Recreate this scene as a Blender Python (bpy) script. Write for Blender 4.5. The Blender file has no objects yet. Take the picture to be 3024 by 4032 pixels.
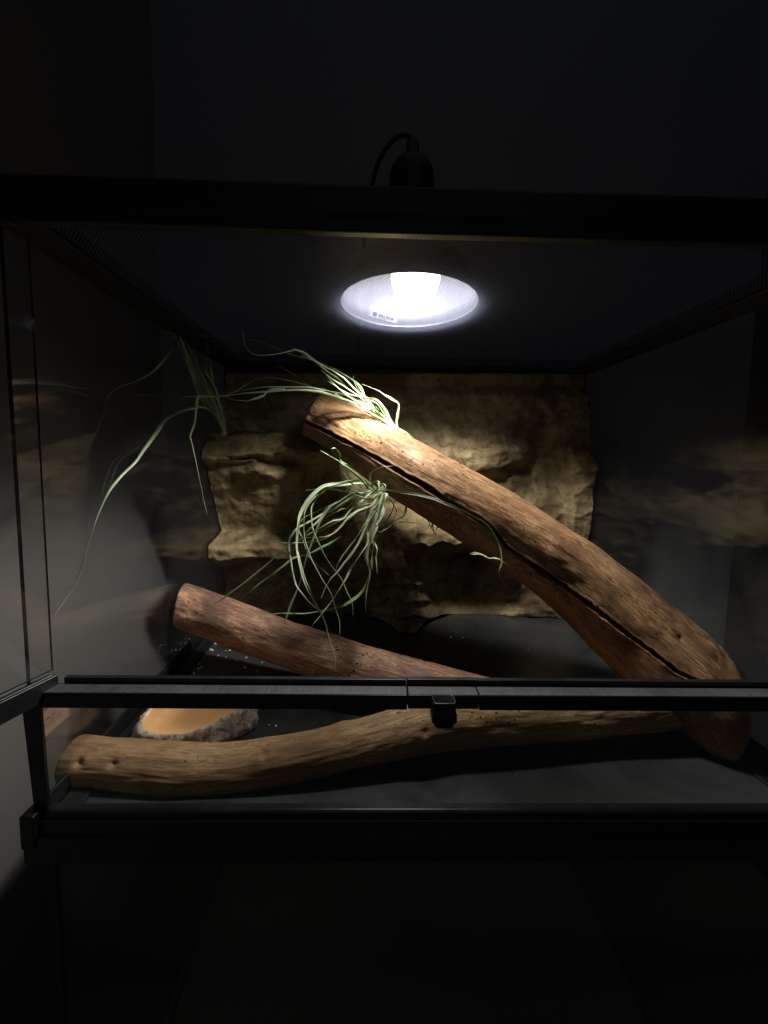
import bpy, math, random
import numpy as np
from mathutils import Vector, Matrix, noise

# ------------------------------------------------------------------ camera, world, exposure
F_PX, CX, CY, CAM_Z = 1528.0, 1500.0, 1931.5, 0.389
YAW, PITCH, ROLL = 0.0207, -0.0853, 0.0187
_f = np.array([math.sin(YAW)*math.cos(PITCH), math.cos(YAW)*math.cos(PITCH), math.sin(PITCH)])
_r = np.cross(_f, [0, 0, 1]); _r /= np.linalg.norm(_r); _u = np.cross(_r, _f)
RT = _r*math.cos(ROLL) + _u*math.sin(ROLL)
UP = -_r*math.sin(ROLL) + _u*math.cos(ROLL)
FW = _f
scene = bpy.context.scene
C = scene.collection
cam_data = bpy.data.cameras.new("camera"); cam = bpy.data.objects.new("camera", cam_data); C.objects.link(cam)
cam.matrix_world = Matrix(((RT[0], UP[0], -FW[0], 0), (RT[1], UP[1], -FW[1], 0), (RT[2], UP[2], -FW[2], CAM_Z), (0, 0, 0, 1)))
cam_data.sensor_width = 36.0; cam_data.lens = F_PX/4032*36.0
cam_data.shift_x = (1512-CX)/4032; cam_data.shift_y = (CY-2016)/4032
cam_data.clip_start = 0.01; cam_data.clip_end = 50
scene.camera = cam
world = bpy.data.worlds.new("World"); scene.world = world; world.use_nodes = True
world.node_tree.nodes["Background"].inputs[0].default_value = (0.75, 0.85, 1.0, 1)
world.node_tree.nodes["Background"].inputs[1].default_value = 0.036
scene.view_settings.view_transform = 'Standard'; scene.view_settings.look = 'None'
scene.view_settings.exposure = 0.0; scene.view_settings.gamma = 1.0
scene.render.engine = 'CYCLES'
cy = scene.cycles
cy.use_denoising = True; cy.max_bounces = 10; cy.diffuse_bounces = 4; cy.glossy_bounces = 4
cy.transparent_max_bounces = 24; cy.sample_clamp_indirect = 3.0; cy.blur_glossy = 0.6
LAMP_POWER = 8.2

def P(px, py, Y):
    """the point at depth Y (metres into the tank from the camera) seen at photo pixel px, py"""
    d = FW + RT*((px-CX)/F_PX) + UP*((CY-py)/F_PX)
    t = Y/d[1]
    return np.array([d[0]*t, Y, CAM_Z + d[2]*t])
def PZ(px, py, z):
    d = FW + RT*((px-CX)/F_PX) + UP*((CY-py)/F_PX)
    t = (z-CAM_Z)/d[2]
    return np.array([d[0]*t, d[1]*t, z])
def PX(px, py, x):
    d = FW + RT*((px-CX)/F_PX) + UP*((CY-py)/F_PX)
    t = x/d[0]
    return np.array([x, d[1]*t, CAM_Z + d[2]*t])
def proj(p):
    q = np.array(p, float) - np.array([0, 0, CAM_Z]); z = q@FW
    return np.array([CX + F_PX*(q@RT)/z, CY - F_PX*(q@UP)/z])

# the tank (metres): interior, floor at z = 0
def zr(py, Y): return P(1700, py, Y)[2]
XLB, XLF, XR = -0.353, -0.340, 0.505
YF, YB, ZT = 0.372, 0.945, 0.600
rnd = random.Random(7)

# ------------------------------------------------------------------ material helpers
def new_mat(name):
    m = bpy.data.materials.new(name); m.use_nodes = True
    nt = m.node_tree; b = nt.nodes["Principled BSDF"]
    return m, nt, b
def N(nt, t, **kw):
    n = nt.nodes.new(t)
    for k, v in kw.items():
        if k.startswith('i_'):
            n.inputs[k[2:].replace('_', ' ')].default_value = v
        else: setattr(n, k, v)
    return n
def L(nt, a, b): nt.links.new(a, b)
def ramp(nt, fac, stops):
    r = nt.nodes.new('ShaderNodeValToRGB'); cr = r.color_ramp
    while len(cr.elements) < len(stops): cr.elements.new(0.5)
    for e, (p, c) in zip(cr.elements, stops):
        e.position = p; e.color = (*c, 1) if len(c) == 3 else c
    L(nt, fac, r.inputs[0]); return r.outputs[0]
def mixc(nt, fac, a, b, mode='MIX'):
    m = nt.nodes.new('ShaderNodeMix'); m.data_type = 'RGBA'; m.blend_type = mode
    if isinstance(fac, float): m.inputs[0].default_value = fac
    else: L(nt, fac, m.inputs[0])
    for s, v in ((m.inputs[6], a), (m.inputs[7], b)):
        if isinstance(v, tuple): s.default_value = (*v, 1)
        else: L(nt, v, s)
    return m.outputs[2]
def coords(nt, kind='Object', scale=(1, 1, 1), attr=None):
    mp = nt.nodes.new('ShaderNodeMapping'); mp.inputs['Scale'].default_value = scale
    if attr:
        a = nt.nodes.new('ShaderNodeAttribute'); a.attribute_name = attr; L(nt, a.outputs['Vector'], mp.inputs[0])
    else:
        t = nt.nodes.new('ShaderNodeTexCoord'); L(nt, t.outputs[kind], mp.inputs[0])
    return mp.outputs[0]
def noise_n(nt, vec, scale, detail=6, rough=0.6, dist=0.0):
    n = nt.nodes.new('ShaderNodeTexNoise'); L(nt, vec, n.inputs['Vector'])
    n.inputs['Scale'].default_value = scale; n.inputs['Detail'].default_value = detail
    n.inputs['Roughness'].default_value = rough; n.inputs['Distortion'].default_value = dist
    return n.outputs[0]
def math_n(nt, op, a, b=None, clamp=False):
    m = nt.nodes.new('ShaderNodeMath'); m.operation = op; m.use_clamp = clamp
    for i, v in enumerate((a, b)):
        if v is None: continue
        if isinstance(v, (int, float)): m.inputs[i].default_value = v
        else: L(nt, v, m.inputs[i])
    return m.outputs[0]
def bump(nt, b, h, dist, strength=1.0):
    n = nt.nodes.new('ShaderNodeBump'); n.inputs['Distance'].default_value = dist
    n.inputs['Strength'].default_value = strength
    L(nt, h, n.inputs['Height']); L(nt, n.outputs[0], b.inputs['Normal'])

def plastic(name, col, rough=0.38, scratch=0.0):
    m, nt, b = new_mat(name)
    v = coords(nt)
    n1 = noise_n(nt, v, 60, 5)
    L(nt, ramp(nt, n1, [(0.3, tuple(c*0.7 for c in col)), (0.75, tuple(c*1.5 for c in col))]), b.inputs['Base Color'])
    L(nt, ramp(nt, noise_n(nt, v, 25, 6), [(0.3, (rough*0.8,)*3), (0.7, (rough*1.3,)*3)]), b.inputs['Roughness'])
    bump(nt, b, noise_n(nt, v, 900, 2), 0.0002, 0.4)
    return m
M_BLACK = plastic('black_plastic', (0.010, 0.010, 0.011), 0.34)
M_FRAME = plastic('black_frame', (0.006, 0.006, 0.0065), 0.5)
# scuffed ledge of the rail: fine cross scratches
m, nt, b = new_mat('scuffed_plastic'); M_SCUFF = m
v = coords(nt, 'Object', (900, 60, 60)); s = noise_n(nt, v, 1.0, 8, 0.75, 0.6)
v2 = coords(nt, 'Object', (25, 25, 25)); s2 = noise_n(nt, v2, 1.0, 5, 0.6)
f = math_n(nt, 'MULTIPLY', ramp(nt, s, [(0.40, (0.25,)*3), (0.62, (1,)*3)]), ramp(nt, s2, [(0.3, (0.5,)*3), (0.65, (1,)*3)]))
L(nt, mixc(nt, f, (0.010, 0.010, 0.011), (0.085, 0.083, 0.09)), b.inputs['Base Color'])
b.inputs['Roughness'].default_value = 0.5
bump(nt, b, s, 0.0003, 0.5)

def glass(name, tint=(0.95, 0.955, 0.95), f0=0.042, dust=0.0):
    m = bpy.data.materials.new(name); m.use_nodes = True; nt = m.node_tree; nt.nodes.clear()
    out = N(nt, 'ShaderNodeOutputMaterial'); tr = N(nt, 'ShaderNodeBsdfTransparent'); gl = N(nt, 'ShaderNodeBsdfGlossy')
    tr.inputs[0].default_value = (*tint, 1); gl.inputs['Roughness'].default_value = 0.03
    lw = N(nt, 'ShaderNodeLayerWeight'); lw.inputs[0].default_value = 0.5
    f = math_n(nt, 'ADD', math_n(nt, 'MULTIPLY', math_n(nt, 'POWER', lw.outputs['Facing'], 5.0), 0.9), f0, True)
    mx = N(nt, 'ShaderNodeMixShader'); L(nt, f, mx.inputs[0]); L(nt, tr.outputs[0], mx.inputs[1]); L(nt, gl.outputs[0], mx.inputs[2])
    last = mx.outputs[0]
    if dust:
        v = coords(nt); d = N(nt, 'ShaderNodeBsdfDiffuse'); d.inputs[0].default_value = (0.5, 0.5, 0.48, 1)
        n1 = noise_n(nt, v, 14, 6, 0.65, 0.8); n2 = noise_n(nt, v, 700, 2, 0.5)
        k = math_n(nt, 'MULTIPLY', ramp(nt, n1, [(0.35, (0.25,)*3), (0.7, (1,)*3)]), dust)
        sp = math_n(nt, 'MULTIPLY', ramp(nt, n2, [(0.74, (0,)*3), (0.78, (1,)*3)]), dust*4)
        k = math_n(nt, 'ADD', k, sp, True)
        m2 = N(nt, 'ShaderNodeMixShader'); L(nt, k, m2.inputs[0]); L(nt, last, m2.inputs[1]); L(nt, d.outputs[0], m2.inputs[2]); last = m2.outputs[0]
    L(nt, last, out.inputs[0]); return m
M_GLASS = glass('side_glass', dust=0.010)
M_FRONT = glass('front_glass', tint=(0.86, 0.88, 0.87), f0=0.03, dust=0.014)
m, nt, b = new_mat('glass_edge'); M_EDGE = m
L(nt, ramp(nt, noise_n(nt, coords(nt), 40, 3), [(0.3, (0.002, 0.012, 0.014)), (0.7, (0.004, 0.02, 0.022))]), b.inputs['Base Color']); b.inputs['Roughness'].default_value = 0.25

# painted walls
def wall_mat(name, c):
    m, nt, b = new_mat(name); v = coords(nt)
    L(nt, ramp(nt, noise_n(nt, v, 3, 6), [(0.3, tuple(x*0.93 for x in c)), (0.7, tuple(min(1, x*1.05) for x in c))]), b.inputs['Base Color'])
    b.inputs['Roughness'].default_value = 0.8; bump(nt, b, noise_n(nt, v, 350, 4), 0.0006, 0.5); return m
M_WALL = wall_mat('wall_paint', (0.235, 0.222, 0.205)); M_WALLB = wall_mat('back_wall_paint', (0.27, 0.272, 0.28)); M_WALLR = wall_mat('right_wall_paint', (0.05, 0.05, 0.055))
M_ROOMFLOOR = wall_mat('room_floor', (0.10, 0.085, 0.07))

# tank floor: dull dark liner
m, nt, b = new_mat('dark_liner'); M_LINER = m
v = coords(nt); n1 = noise_n(nt, v, 7, 7, 0.65, 0.5); n2 = noise_n(nt, v, 420, 3, 0.7)
c1 = ramp(nt, n1, [(0.3, (0.020, 0.022, 0.022)), (0.7, (0.062, 0.064, 0.064))])
c2 = ramp(nt, n2, [(0.45, (0.75,)*3), (0.75, (1.5,)*3)])
L(nt, mixc(nt, 1.0, c1, c2, 'MULTIPLY'), b.inputs['Base Color'])
L(nt, ramp(nt, n1, [(0.3, (0.26,)*3), (0.7, (0.42,)*3)]), b.inputs['Roughness']); b.inputs['Specular IOR Level'].default_value = 0.8
bump(nt, b, n2, 0.0003, 0.4)

# mesh lid: woven wires, open in between
m = bpy.data.materials.new('wire_mesh'); m.use_nodes = True; nt = m.node_tree; nt.nodes.clear(); M_MESH = m
out = N(nt, 'ShaderNodeOutputMaterial'); tr = N(nt, 'ShaderNodeBsdfTransparent'); pb = N(nt, 'ShaderNodeBsdfPrincipled')
pb.inputs['Base Color'].default_value = (0.035, 0.036, 0.042, 1); pb.inputs['Roughness'].default_value = 0.45; pb.inputs['Metallic'].default_value = 0.4
tc = N(nt, 'ShaderNodeTexCoord'); sx = N(nt, 'ShaderNodeSeparateXYZ'); L(nt, tc.outputs['Object'], sx.inputs[0])
def wires(o):
    f = math_n(nt, 'FRACT', math_n(nt, 'MULTIPLY', o, 1/0.0044)); return math_n(nt, 'LESS_THAN', f, 0.30)
a1 = wires(math_n(nt, 'ADD', sx.outputs[0], sx.outputs[1])); a2 = wires(math_n(nt, 'SUBTRACT', sx.outputs[0], sx.outputs[1])); a = math_n(nt, 'MAXIMUM', a1, a2)
mx = N(nt, 'ShaderNodeMixShader'); L(nt, a, mx.inputs[0]); L(nt, tr.outputs[0], mx.inputs[1])
tl = N(nt, 'ShaderNodeBsdfTranslucent'); tl.inputs[0].default_value = (0.42, 0.46, 0.58, 1); m2 = N(nt, 'ShaderNodeMixShader'); m2.inputs[0].default_value = 0.5  # pale blue translucency added so wires glow round the lamp, imitating lens bloom
L(nt, pb.outputs[0], m2.inputs[1]); L(nt, tl.outputs[0], m2.inputs[2]); L(nt, m2.outputs[0], mx.inputs[2]); L(nt, mx.outputs[0], out.inputs[0])

# wood
def wood(name, base, light, dark, red, rough=0.55, gscale=1.0, patina=(0.1, 0.08, 0.05), pat=0.45):
    m, nt, b = new_mat(name)
    va = coords(nt, attr='grain', scale=(1, 1, 1))           # (radial x, radial y, along*0.12) in metres
    vb = coords(nt, attr='grain', scale=(1, 1, 4.0))
    g = noise_n(nt, coords(nt, attr='grain', scale=(1, 1, 0.7)), 330*gscale, 9, 0.72, 0.5)             # fine long grain
    g2 = noise_n(nt, va, 60*gscale, 6, 0.6, 1.6)              # broad streaks
    bl = noise_n(nt, vb, 26, 7, 0.62, 0.8)                    # blotches
    w = N(nt, 'ShaderNodeTexWave', wave_type='BANDS', bands_direction='X'); L(nt, va, w.inputs[0])
    w.inputs['Scale'].default_value = 130; w.inputs['Distortion'].default_value = 14; w.inputs['Detail'].default_value = 4; w.inputs['Detail Scale'].default_value = 1.6
    c = mixc(nt, ramp(nt, g2, [(0.35, (0,)*3), (0.65, (1,)*3)]), base, light)
    c = mixc(nt, ramp(nt, bl, [(0.42, (0,)*3), (0.68, (0.85,)*3)]), c, red)
    c = mixc(nt, math_n(nt, 'MULTIPLY', ramp(nt, w.outputs[0], [(0.0, (0.8,)*3), (0.30, (0,)*3)]), 0.30), c, dark)
    c = mixc(nt, ramp(nt, g, [(0.36, (0.75,)*3), (0.50, (0,)*3)]), c, dark)
    pn = noise_n(nt, vb, 13, 6, 0.6, 0.6)
    c = mixc(nt, math_n(nt, 'MULTIPLY', ramp(nt, pn, [(0.46, (0,)*3), (0.66, (1,)*3)]), pat), c, patina)
    sq = noise_n(nt, va, 120*gscale, 5, 0.6, 2.5)
    sq = ramp(nt, math_n(nt, 'ABSOLUTE', math_n(nt, 'SUBTRACT', sq, 0.5)), [(0.0, (0.9,)*3), (0.05, (0,)*3)])
    c = mixc(nt, math_n(nt, 'MULTIPLY', sq, ramp(nt, pn, [(0.38, (1,)*3), (0.6, (0.15,)*3)])), c, tuple(min(.8, x*1.7) for x in light))
    # wood-borer holes and pits
    vo = N(nt, 'ShaderNodeTexVoronoi'); L(nt, coords(nt, attr='grain', scale=(1, 1, 6.0)), vo.inputs[0]); vo.inputs['Scale'].default_value = 95
    pit = ramp(nt, math_n(nt, 'ADD', vo.outputs['Distance'], math_n(nt, 'MULTIPLY', pn, 0.9)), [(0.465, (1,)*3), (0.505, (0,)*3)])
    c = mixc(nt, pit, c, tuple(x*0.5 for x in dark))
    L(nt, c, b.inputs['Base Color'])
    L(nt, ramp(nt, g2, [(0.3, (rough*1.15,)*3), (0.7, (rough*0.85,)*3)]), b.inputs['Roughness'])
    b.inputs['Specular IOR Level'].default_value = 0.22
    h = math_n(nt, 'ADD', math_n(nt, 'MULTIPLY', g, 0.6), math_n(nt, 'MULTIPLY', g2, 1.0))
    h = math_n(nt, 'SUBTRACT', h, math_n(nt, 'MULTIPLY', pit, 0.8))
    h = math_n(nt, 'ADD', h, math_n(nt, 'MULTIPLY', w.outputs[0], 0.25))
    bump(nt, b, h, 0.0006, 0.5)
    return m
M_LOG = wood('cracked_log_wood', (0.235, 0.125, 0.058), (0.38, 0.235, 0.120), (0.060, 0.030, 0.014), (0.22, 0.090, 0.036), 0.5, patina=(0.14, 0.075, 0.045), pat=0.7)
M_BR = wood('branch_wood', (0.42, 0.220, 0.108), (0.55, 0.330, 0.175), (0.15, 0.080, 0.038), (0.32, 0.165, 0.072), 0.6, patina=(0.22, 0.125, 0.07), pat=0.5)
M_BR2 = wood('red_branch_wood', (0.30, 0.160, 0.092), (0.46, 0.29, 0.18), (0.075, 0.038, 0.024), (0.23, 0.11, 0.065), 0.55, patina=(0.085, 0.045, 0.038), pat=0.8)
m, nt, b = new_mat('cut_wood'); M_CUT = m
L(nt, ramp(nt, noise_n(nt, coords(nt), 120, 6), [(0.3, (0.16, 0.08, 0.035)), (0.7, (0.42, 0.25, 0.12))]), b.inputs['Base Color']); b.inputs['Roughness'].default_value = 0.8

# foam rock
m, nt, b = new_mat('foam_rock'); M_FOAM = m
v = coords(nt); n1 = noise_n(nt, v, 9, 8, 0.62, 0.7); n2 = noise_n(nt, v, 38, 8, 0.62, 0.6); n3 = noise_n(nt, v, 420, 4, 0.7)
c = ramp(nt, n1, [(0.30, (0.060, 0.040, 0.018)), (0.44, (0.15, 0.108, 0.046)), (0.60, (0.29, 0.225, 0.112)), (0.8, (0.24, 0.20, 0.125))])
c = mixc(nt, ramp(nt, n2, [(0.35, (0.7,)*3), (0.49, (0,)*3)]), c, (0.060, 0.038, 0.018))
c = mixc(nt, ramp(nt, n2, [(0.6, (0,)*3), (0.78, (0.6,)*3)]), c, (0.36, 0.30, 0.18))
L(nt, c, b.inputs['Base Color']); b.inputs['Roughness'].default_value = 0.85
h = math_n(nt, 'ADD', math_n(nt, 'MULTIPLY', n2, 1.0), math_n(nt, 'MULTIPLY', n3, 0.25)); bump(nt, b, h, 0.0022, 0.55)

# leaves
def leaf_mat(name, c1, c2):
    m, nt, b = new_mat(name); va = coords(nt, attr='grain')
    n1 = noise_n(nt, va, 900, 4); n2 = noise_n(nt, coords(nt), 30, 4)
    c = mixc(nt, ramp(nt, n2, [(0.35, (0,)*3), (0.65, (1,)*3)]), c1, c2)
    L(nt, mixc(nt, ramp(nt, n1, [(0.35, (0.5,)*3), (0.6, (0,)*3)]), c, tuple(x*0.6 for x in c1)), b.inputs['Base Color'])
    b.inputs['Roughness'].default_value = 0.5
    b.inputs['Transmission Weight'].default_value = 0.0
    return m
M_LEAF = leaf_mat('silver_green_leaf', (0.40, 0.50, 0.25), (0.62, 0.67, 0.47))
M_LEAFG = leaf_mat('green_leaf', (0.17, 0.30, 0.09), (0.34, 0.45, 0.20))
M_LEAFD = leaf_mat('dry_leaf', (0.42, 0.33, 0.12), (0.50, 0.44, 0.22))

# dish
m, nt, b = new_mat('dish_orange'); M_ORANGE = m
L(nt, ramp(nt, noise_n(nt, coords(nt), 18, 5), [(0.3, (0.93, 0.49, 0.21)), (0.7, (0.97, 0.56, 0.26))]), b.inputs['Base Color']); b.inputs['Roughness'].default_value = 0.35
m, nt, b = new_mat('dish_rock'); M_ROCK = m
v = coords(nt); n1 = noise_n(nt, v, 75, 7, 0.7, 0.8); n2 = noise_n(nt, v, 300, 4, 0.7)
c = ramp(nt, n1, [(0.34, (0.16, 0.085, 0.05)), (0.47, (0.46, 0.35, 0.27)), (0.62, (0.72, 0.65, 0.56))])
L(nt, c, b.inputs['Base Color']); b.inputs['Roughness'].default_value = 0.75
bump(nt, b, math_n(nt, 'ADD', n1, math_n(nt, 'MULTIPLY', n2, 0.3)), 0.006, 0.8)

m, nt, b = new_mat('reflector'); M_REFL = m
L(nt, ramp(nt, noise_n(nt, coords(nt, scale=(1, 1, 0.1)), 60, 4), [(0.3, (0.74, 0.71, 0.76)), (0.7, (0.9, 0.88, 0.92))]), b.inputs['Base Color'])
b.inputs['Metallic'].default_value = 0.75; b.inputs['Roughness'].default_value = 0.42
m = bpy.data.materials.new('bulb_light'); m.use_nodes = True; nt = m.node_tree; nt.nodes.clear(); M_BULB = m
out = N(nt, 'ShaderNodeOutputMaterial'); em = N(nt, 'ShaderNodeEmission'); em.inputs[0].default_value = (0.94, 0.96, 1.0, 1); em.inputs[1].default_value = 20.0; L(nt, em.outputs[0], out.inputs[0])
M_NECK = M_BULB.copy(); M_NECK.name = 'bulb_glow'; [n for n in M_NECK.node_tree.nodes if n.type == 'EMISSION'][0].inputs[1].default_value = 12.0
def flat(name, col, rough=0.6):
    m, nt, b = new_mat(name)
    L(nt, ramp(nt, noise_n(nt, coords(nt), 90, 4), [(0.3, tuple(x*0.92 for x in col)), (0.7, tuple(min(1, x*1.06) for x in col))]), b.inputs['Base Color'])
    b.inputs['Roughness'].default_value = rough; return m
M_WHITE = flat('white_paper', (0.8, 0.8, 0.8)); M_INK = flat('ink', (0.03, 0.03, 0.03)); M_PINK = flat('pink_paper', (0.42, 0.28, 0.21)); M_INK2 = flat('pale_ink', (0.22, 0.14, 0.11))
M_GREY = flat('grey_panel', (0.22, 0.22, 0.21)); M_CRUMB = flat('white_crumb', (0.75, 0.73, 0.68))

# ------------------------------------------------------------------ object helpers
def tag(o, label=None, cat=None, group=None, kind=None):
    if label: o['label'] = label
    if cat: o['category'] = cat
    if group: o['group'] = group
    if kind: o['kind'] = kind
    return o
def thing(name, label, cat, loc=(0, 0, 0), group=None):
    o = bpy.data.objects.new(name, None); C.objects.link(o); o.location = loc; o.empty_display_size = 0.05
    return tag(o, label, cat, group)
def mesh_obj(name, verts, faces, mat, parent=None, smooth=False, mats=None, fmat=None, attr=None):
    me = bpy.data.meshes.new(name)
    off = Vector(parent_origin(parent)) if parent else Vector((0, 0, 0))
    me.from_pydata([tuple(Vector([float(a) for a in p]) - off) for p in verts], [], [tuple(int(i) for i in f) for f in faces])
    for mm in (mats or [mat]): me.materials.append(mm)
    if fmat is not None: me.polygons.foreach_set('material_index', fmat)
    if smooth: me.polygons.foreach_set('use_smooth', [True]*len(me.polygons))
    if attr is not None:
        a = me.attributes.new('grain', 'FLOAT_VECTOR', 'POINT'); a.data.foreach_set('vector', np.asarray(attr, float).ravel())
    me.update()
    o = bpy.data.objects.new(name, me); C.objects.link(o)
    if parent: o.parent = parent
    return o
def parent_origin(p):
    v = Vector((0, 0, 0))
    while p is not None: v = v + p.location; p = p.parent
    return v
class MB:
    def __init__(s): s.v = []; s.f = []
    def hexa(s, c):  # 8 corners: bottom 4 ccw, top 4
        i = len(s.v); s.v += [tuple(p) for p in c]
        s.f += [(i, i+3, i+2, i+1), (i+4, i+5, i+6, i+7), (i, i+1, i+5, i+4), (i+1, i+2, i+6, i+5), (i+2, i+3, i+7, i+6), (i+3, i, i+4, i+7)]
    def box(s, x0, x1, y0, y1, z0, z1):
        s.hexa([(x0, y0, z0), (x1, y0, z0), (x1, y1, z0), (x0, y1, z0), (x0, y0, z1), (x1, y0, z1), (x1, y1, z1), (x0, y1, z1)])
    def extrude(s, prof, A, B):
        """prof: list of (y,z); from x=A to x=B"""
        i = len(s.v); n = len(prof)
        s.v += [(A, y, z) for y, z in prof] + [(B, y, z) for y, z in prof]
        for k in range(n): s.f.append((i+k, i+(k+1) % n, i+n+(k+1) % n, i+n+k))
        s.f.append(tuple(i+k for k in range(n))[::-1]); s.f.append(tuple(i+n+k for k in range(n)))
    def build(s, name, mat, parent=None, bevel=0.0, smooth=False):
        o = mesh_obj(name, s.v, s.f, mat, parent, smooth)
        if bevel:
            md = o.modifiers.new('bevel', 'BEVEL'); md.width = bevel; md.segments = 3; md.limit_method = 'ANGLE'
            for p in o.data.polygons: p.use_smooth = True
            md.harden_normals = True
        return o
def catmull(pts, n):
    pts = np.array(pts, float); k = len(pts)
    if k == 2:
        t = np.linspace(0, 1, n)[:, None]; return pts[0]*(1-t)+pts[1]*t
    ext = np.vstack([2*pts[0]-pts[1], pts, 2*pts[-1]-pts[-2]])
    d = np.sqrt(np.linalg.norm(np.diff(pts[:, :3], axis=0), axis=1))+1e-9; cum = np.concatenate([[0], np.cumsum(d)])
    ts = np.linspace(0, cum[-1], n); out = []
    for t in ts:
        i = min(k-2, max(0, int(np.searchsorted(cum, t, 'right')-1))); u = (t-cum[i])/(cum[i+1]-cum[i])
        p0, p1, p2, p3 = ext[i:i+4]
        out.append(0.5*((2*p1)+(-p0+p2)*u+(2*p0-5*p1+4*p2-p3)*u*u+(-p0+3*p1-3*p2+p3)*u**3))
    return np.array(out)
def nz(x, y, z, o=3):
    s = 0; a = 1.0
    for _ in range(o):
        s += a*noise.noise(Vector((x, y, z))); a *= 0.5; x *= 2.03; y *= 2.03; z *= 2.03
    return s
def sst(a, b, x):
    t = np.clip((x-a)/(b-a), 0, 1); return t*t*(3-2*t)

# ------------------------------------------------------------------ the room
def sheet(name, pts, mat):
    o = mesh_obj(name, pts, [(0, 1, 2, 3)], mat); return tag(o, kind='structure')
ZLOW = -0.66; WL = -0.565
sheet('wall_left', [(WL, -1.5, ZLOW), (WL, 1.06, ZLOW), (WL, 1.06, 2.2), (WL, -1.5, 2.2)], M_WALL)
sheet('wall_back', [(WL, 1.06, ZLOW), (1.02, 1.06, ZLOW), (1.02, 1.06, 2.2), (WL, 1.06, 2.2)], M_WALLB)
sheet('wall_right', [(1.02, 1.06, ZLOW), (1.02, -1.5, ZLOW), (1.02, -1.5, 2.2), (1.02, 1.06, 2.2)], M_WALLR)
sheet('floor', [(WL, -1.5, ZLOW), (1.02, -1.5, ZLOW), (1.02, 1.06, ZLOW), (WL, 1.06, ZLOW)], M_ROOMFLOOR)

# ------------------------------------------------------------------ the terrarium
def xl(y): return XLB + (XLF-XLB)*(YB-y)/(YB-YF)
tank = thing('terrarium', 'open black framed glass terrarium on top, lit from above, with logs and plants inside', 'terrarium', (0.08, 0.66, 0))
def pane(name, corners, thick, nrm, parent, mat, edge=True):
    """corners: 4 points; thickness along nrm; narrow faces get the dark glass-edge material"""
    c = [np.array(p, float) for p in corners]; n = np.array(nrm, float)*thick
    v = c + [p+n for p in c]
    f = [(0, 1, 2, 3), (7, 6, 5, 4), (0, 4, 5, 1), (1, 5, 6, 2), (2, 6, 7, 3), (3, 7, 4, 0)]
    return mesh_obj(name, v, f, None, parent, mats=[mat, M_EDGE], fmat=[0, 0, 1, 1, 1, 1])
G = 0.004
pane('side_glass', [(XLF, YF+0.006, 0.0), (XLB, YB, 0.0), (XLB, YB, ZT+0.004), (XLF, YF+0.006, ZT+0.004)], G, (-1, 0, 0), tank, M_GLASS)
pane('side_glass', [(XR, YF+0.006, 0.0), (XR, YB, 0.0), (XR, YB, ZT+0.004), (XR, YF+0.006, ZT+0.004)], G, (1, 0, 0), tank, M_GLASS)
mb = MB(); mb.box(XLB, XR, YB+0.001, YB+0.006, 0, ZT); mb.build('back_panel', M_FRAME, tank)
pane('front_glass', [(XLF+0.008, YF+0.004, 0.014), (XR-0.004, YF+0.004, 0.014), (XR-0.004, YF+0.004, P(1700,2780,YF)[2]), (XLF+0.008, YF+0.004, P(1700,2780,YF)[2])], G, (0, 1, 0), tank, M_FRONT)
# floor sheet and its raised border
mb = MB(); mb.box(XLB+0.001, XR-0.001, YF+0.009, YB, -0.006, 0.0); mb.build('base_sheet', M_LINER, tank)
mb = MB()
mb.box(XR-0.022, XR-0.002, YF+0.03, YB-0.02, 0.0005, 0.004); mb.box(XLB+0.022, XR-0.022, YF+0.012, YF+0.03, 0.0005, 0.004)
mb.hexa([(xl(YF+.03)+.002, YF+0.03, .0005), (xl(YF+.03)+.026, YF+0.03, .0005), (XLB+.026, YB-.02, .0005), (XLB+.002, YB-.02, .0005),
         (xl(YF+.03)+.002, YF+0.03, .004), (xl(YF+.03)+.026, YF+0.03, .004), (XLB+.026, YB-.02, .004), (XLB+.002, YB-.02, .004)])
mb.build('base_border', M_BLACK, tank, bevel=0.001)
# bottom frame: stepped front profile running across, plus the returns along the sides
fx0, fx1 = P(112, 3230, YF)[0], XR+0.014
fxp = P(86, 2785, YF)[0]      # outer end of the rail
FT = zr(3186, YF+.002); R1 = zr(2737, YF-.004); R0_ = zr(2792, YF-.004); RL = zr(2664, YF+.0185)
prof = [(YF+0.010, FT), (YF+0.002, FT), (YF-0.001, FT-.002), (YF-0.001, FT-.0065), (YF-0.004, FT-.0085), (YF-0.004, FT-.020),
        (YF-0.008, FT-.0225), (YF-0.008, zr(3398, YF-.008)), (YF+0.010, -0.010)]
mb = MB(); mb.extrude(prof[::-1], fx0, fx1); fr = mb.build('bottom_frame', M_BLACK, tank, bevel=0.0011)
mb = MB()
mb.hexa([(fx0-.001, YF+0.0105, -.004), (fx0+.003, YF+0.0105, -.004), (XLB-.004, YB+.01, -.004), (XLB-.013, YB+.01, -.004),
         (fx0-.001, YF+0.0105, FT-.003), (fx0+.003, YF+0.0105, FT-.003), (XLB-.004, YB+.01, FT-.003), (XLB-.013, YB+.01, FT-.003)])
mb.box(fx0-.0005, fx0+0.014, YF-0.0105, YF+0.0065, FT-.033, FT+.003)        # corner boot
mb.build('bottom_side_frame', M_BLACK, tank, bevel=0.002)
mb = MB(); mb.box(XR+0.0045, XR+0.013, YF+0.010, YB+0.01, -0.004, FT-.003); mb.build('bottom_side_frame', M_BLACK, tank, bevel=0.002)
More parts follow.
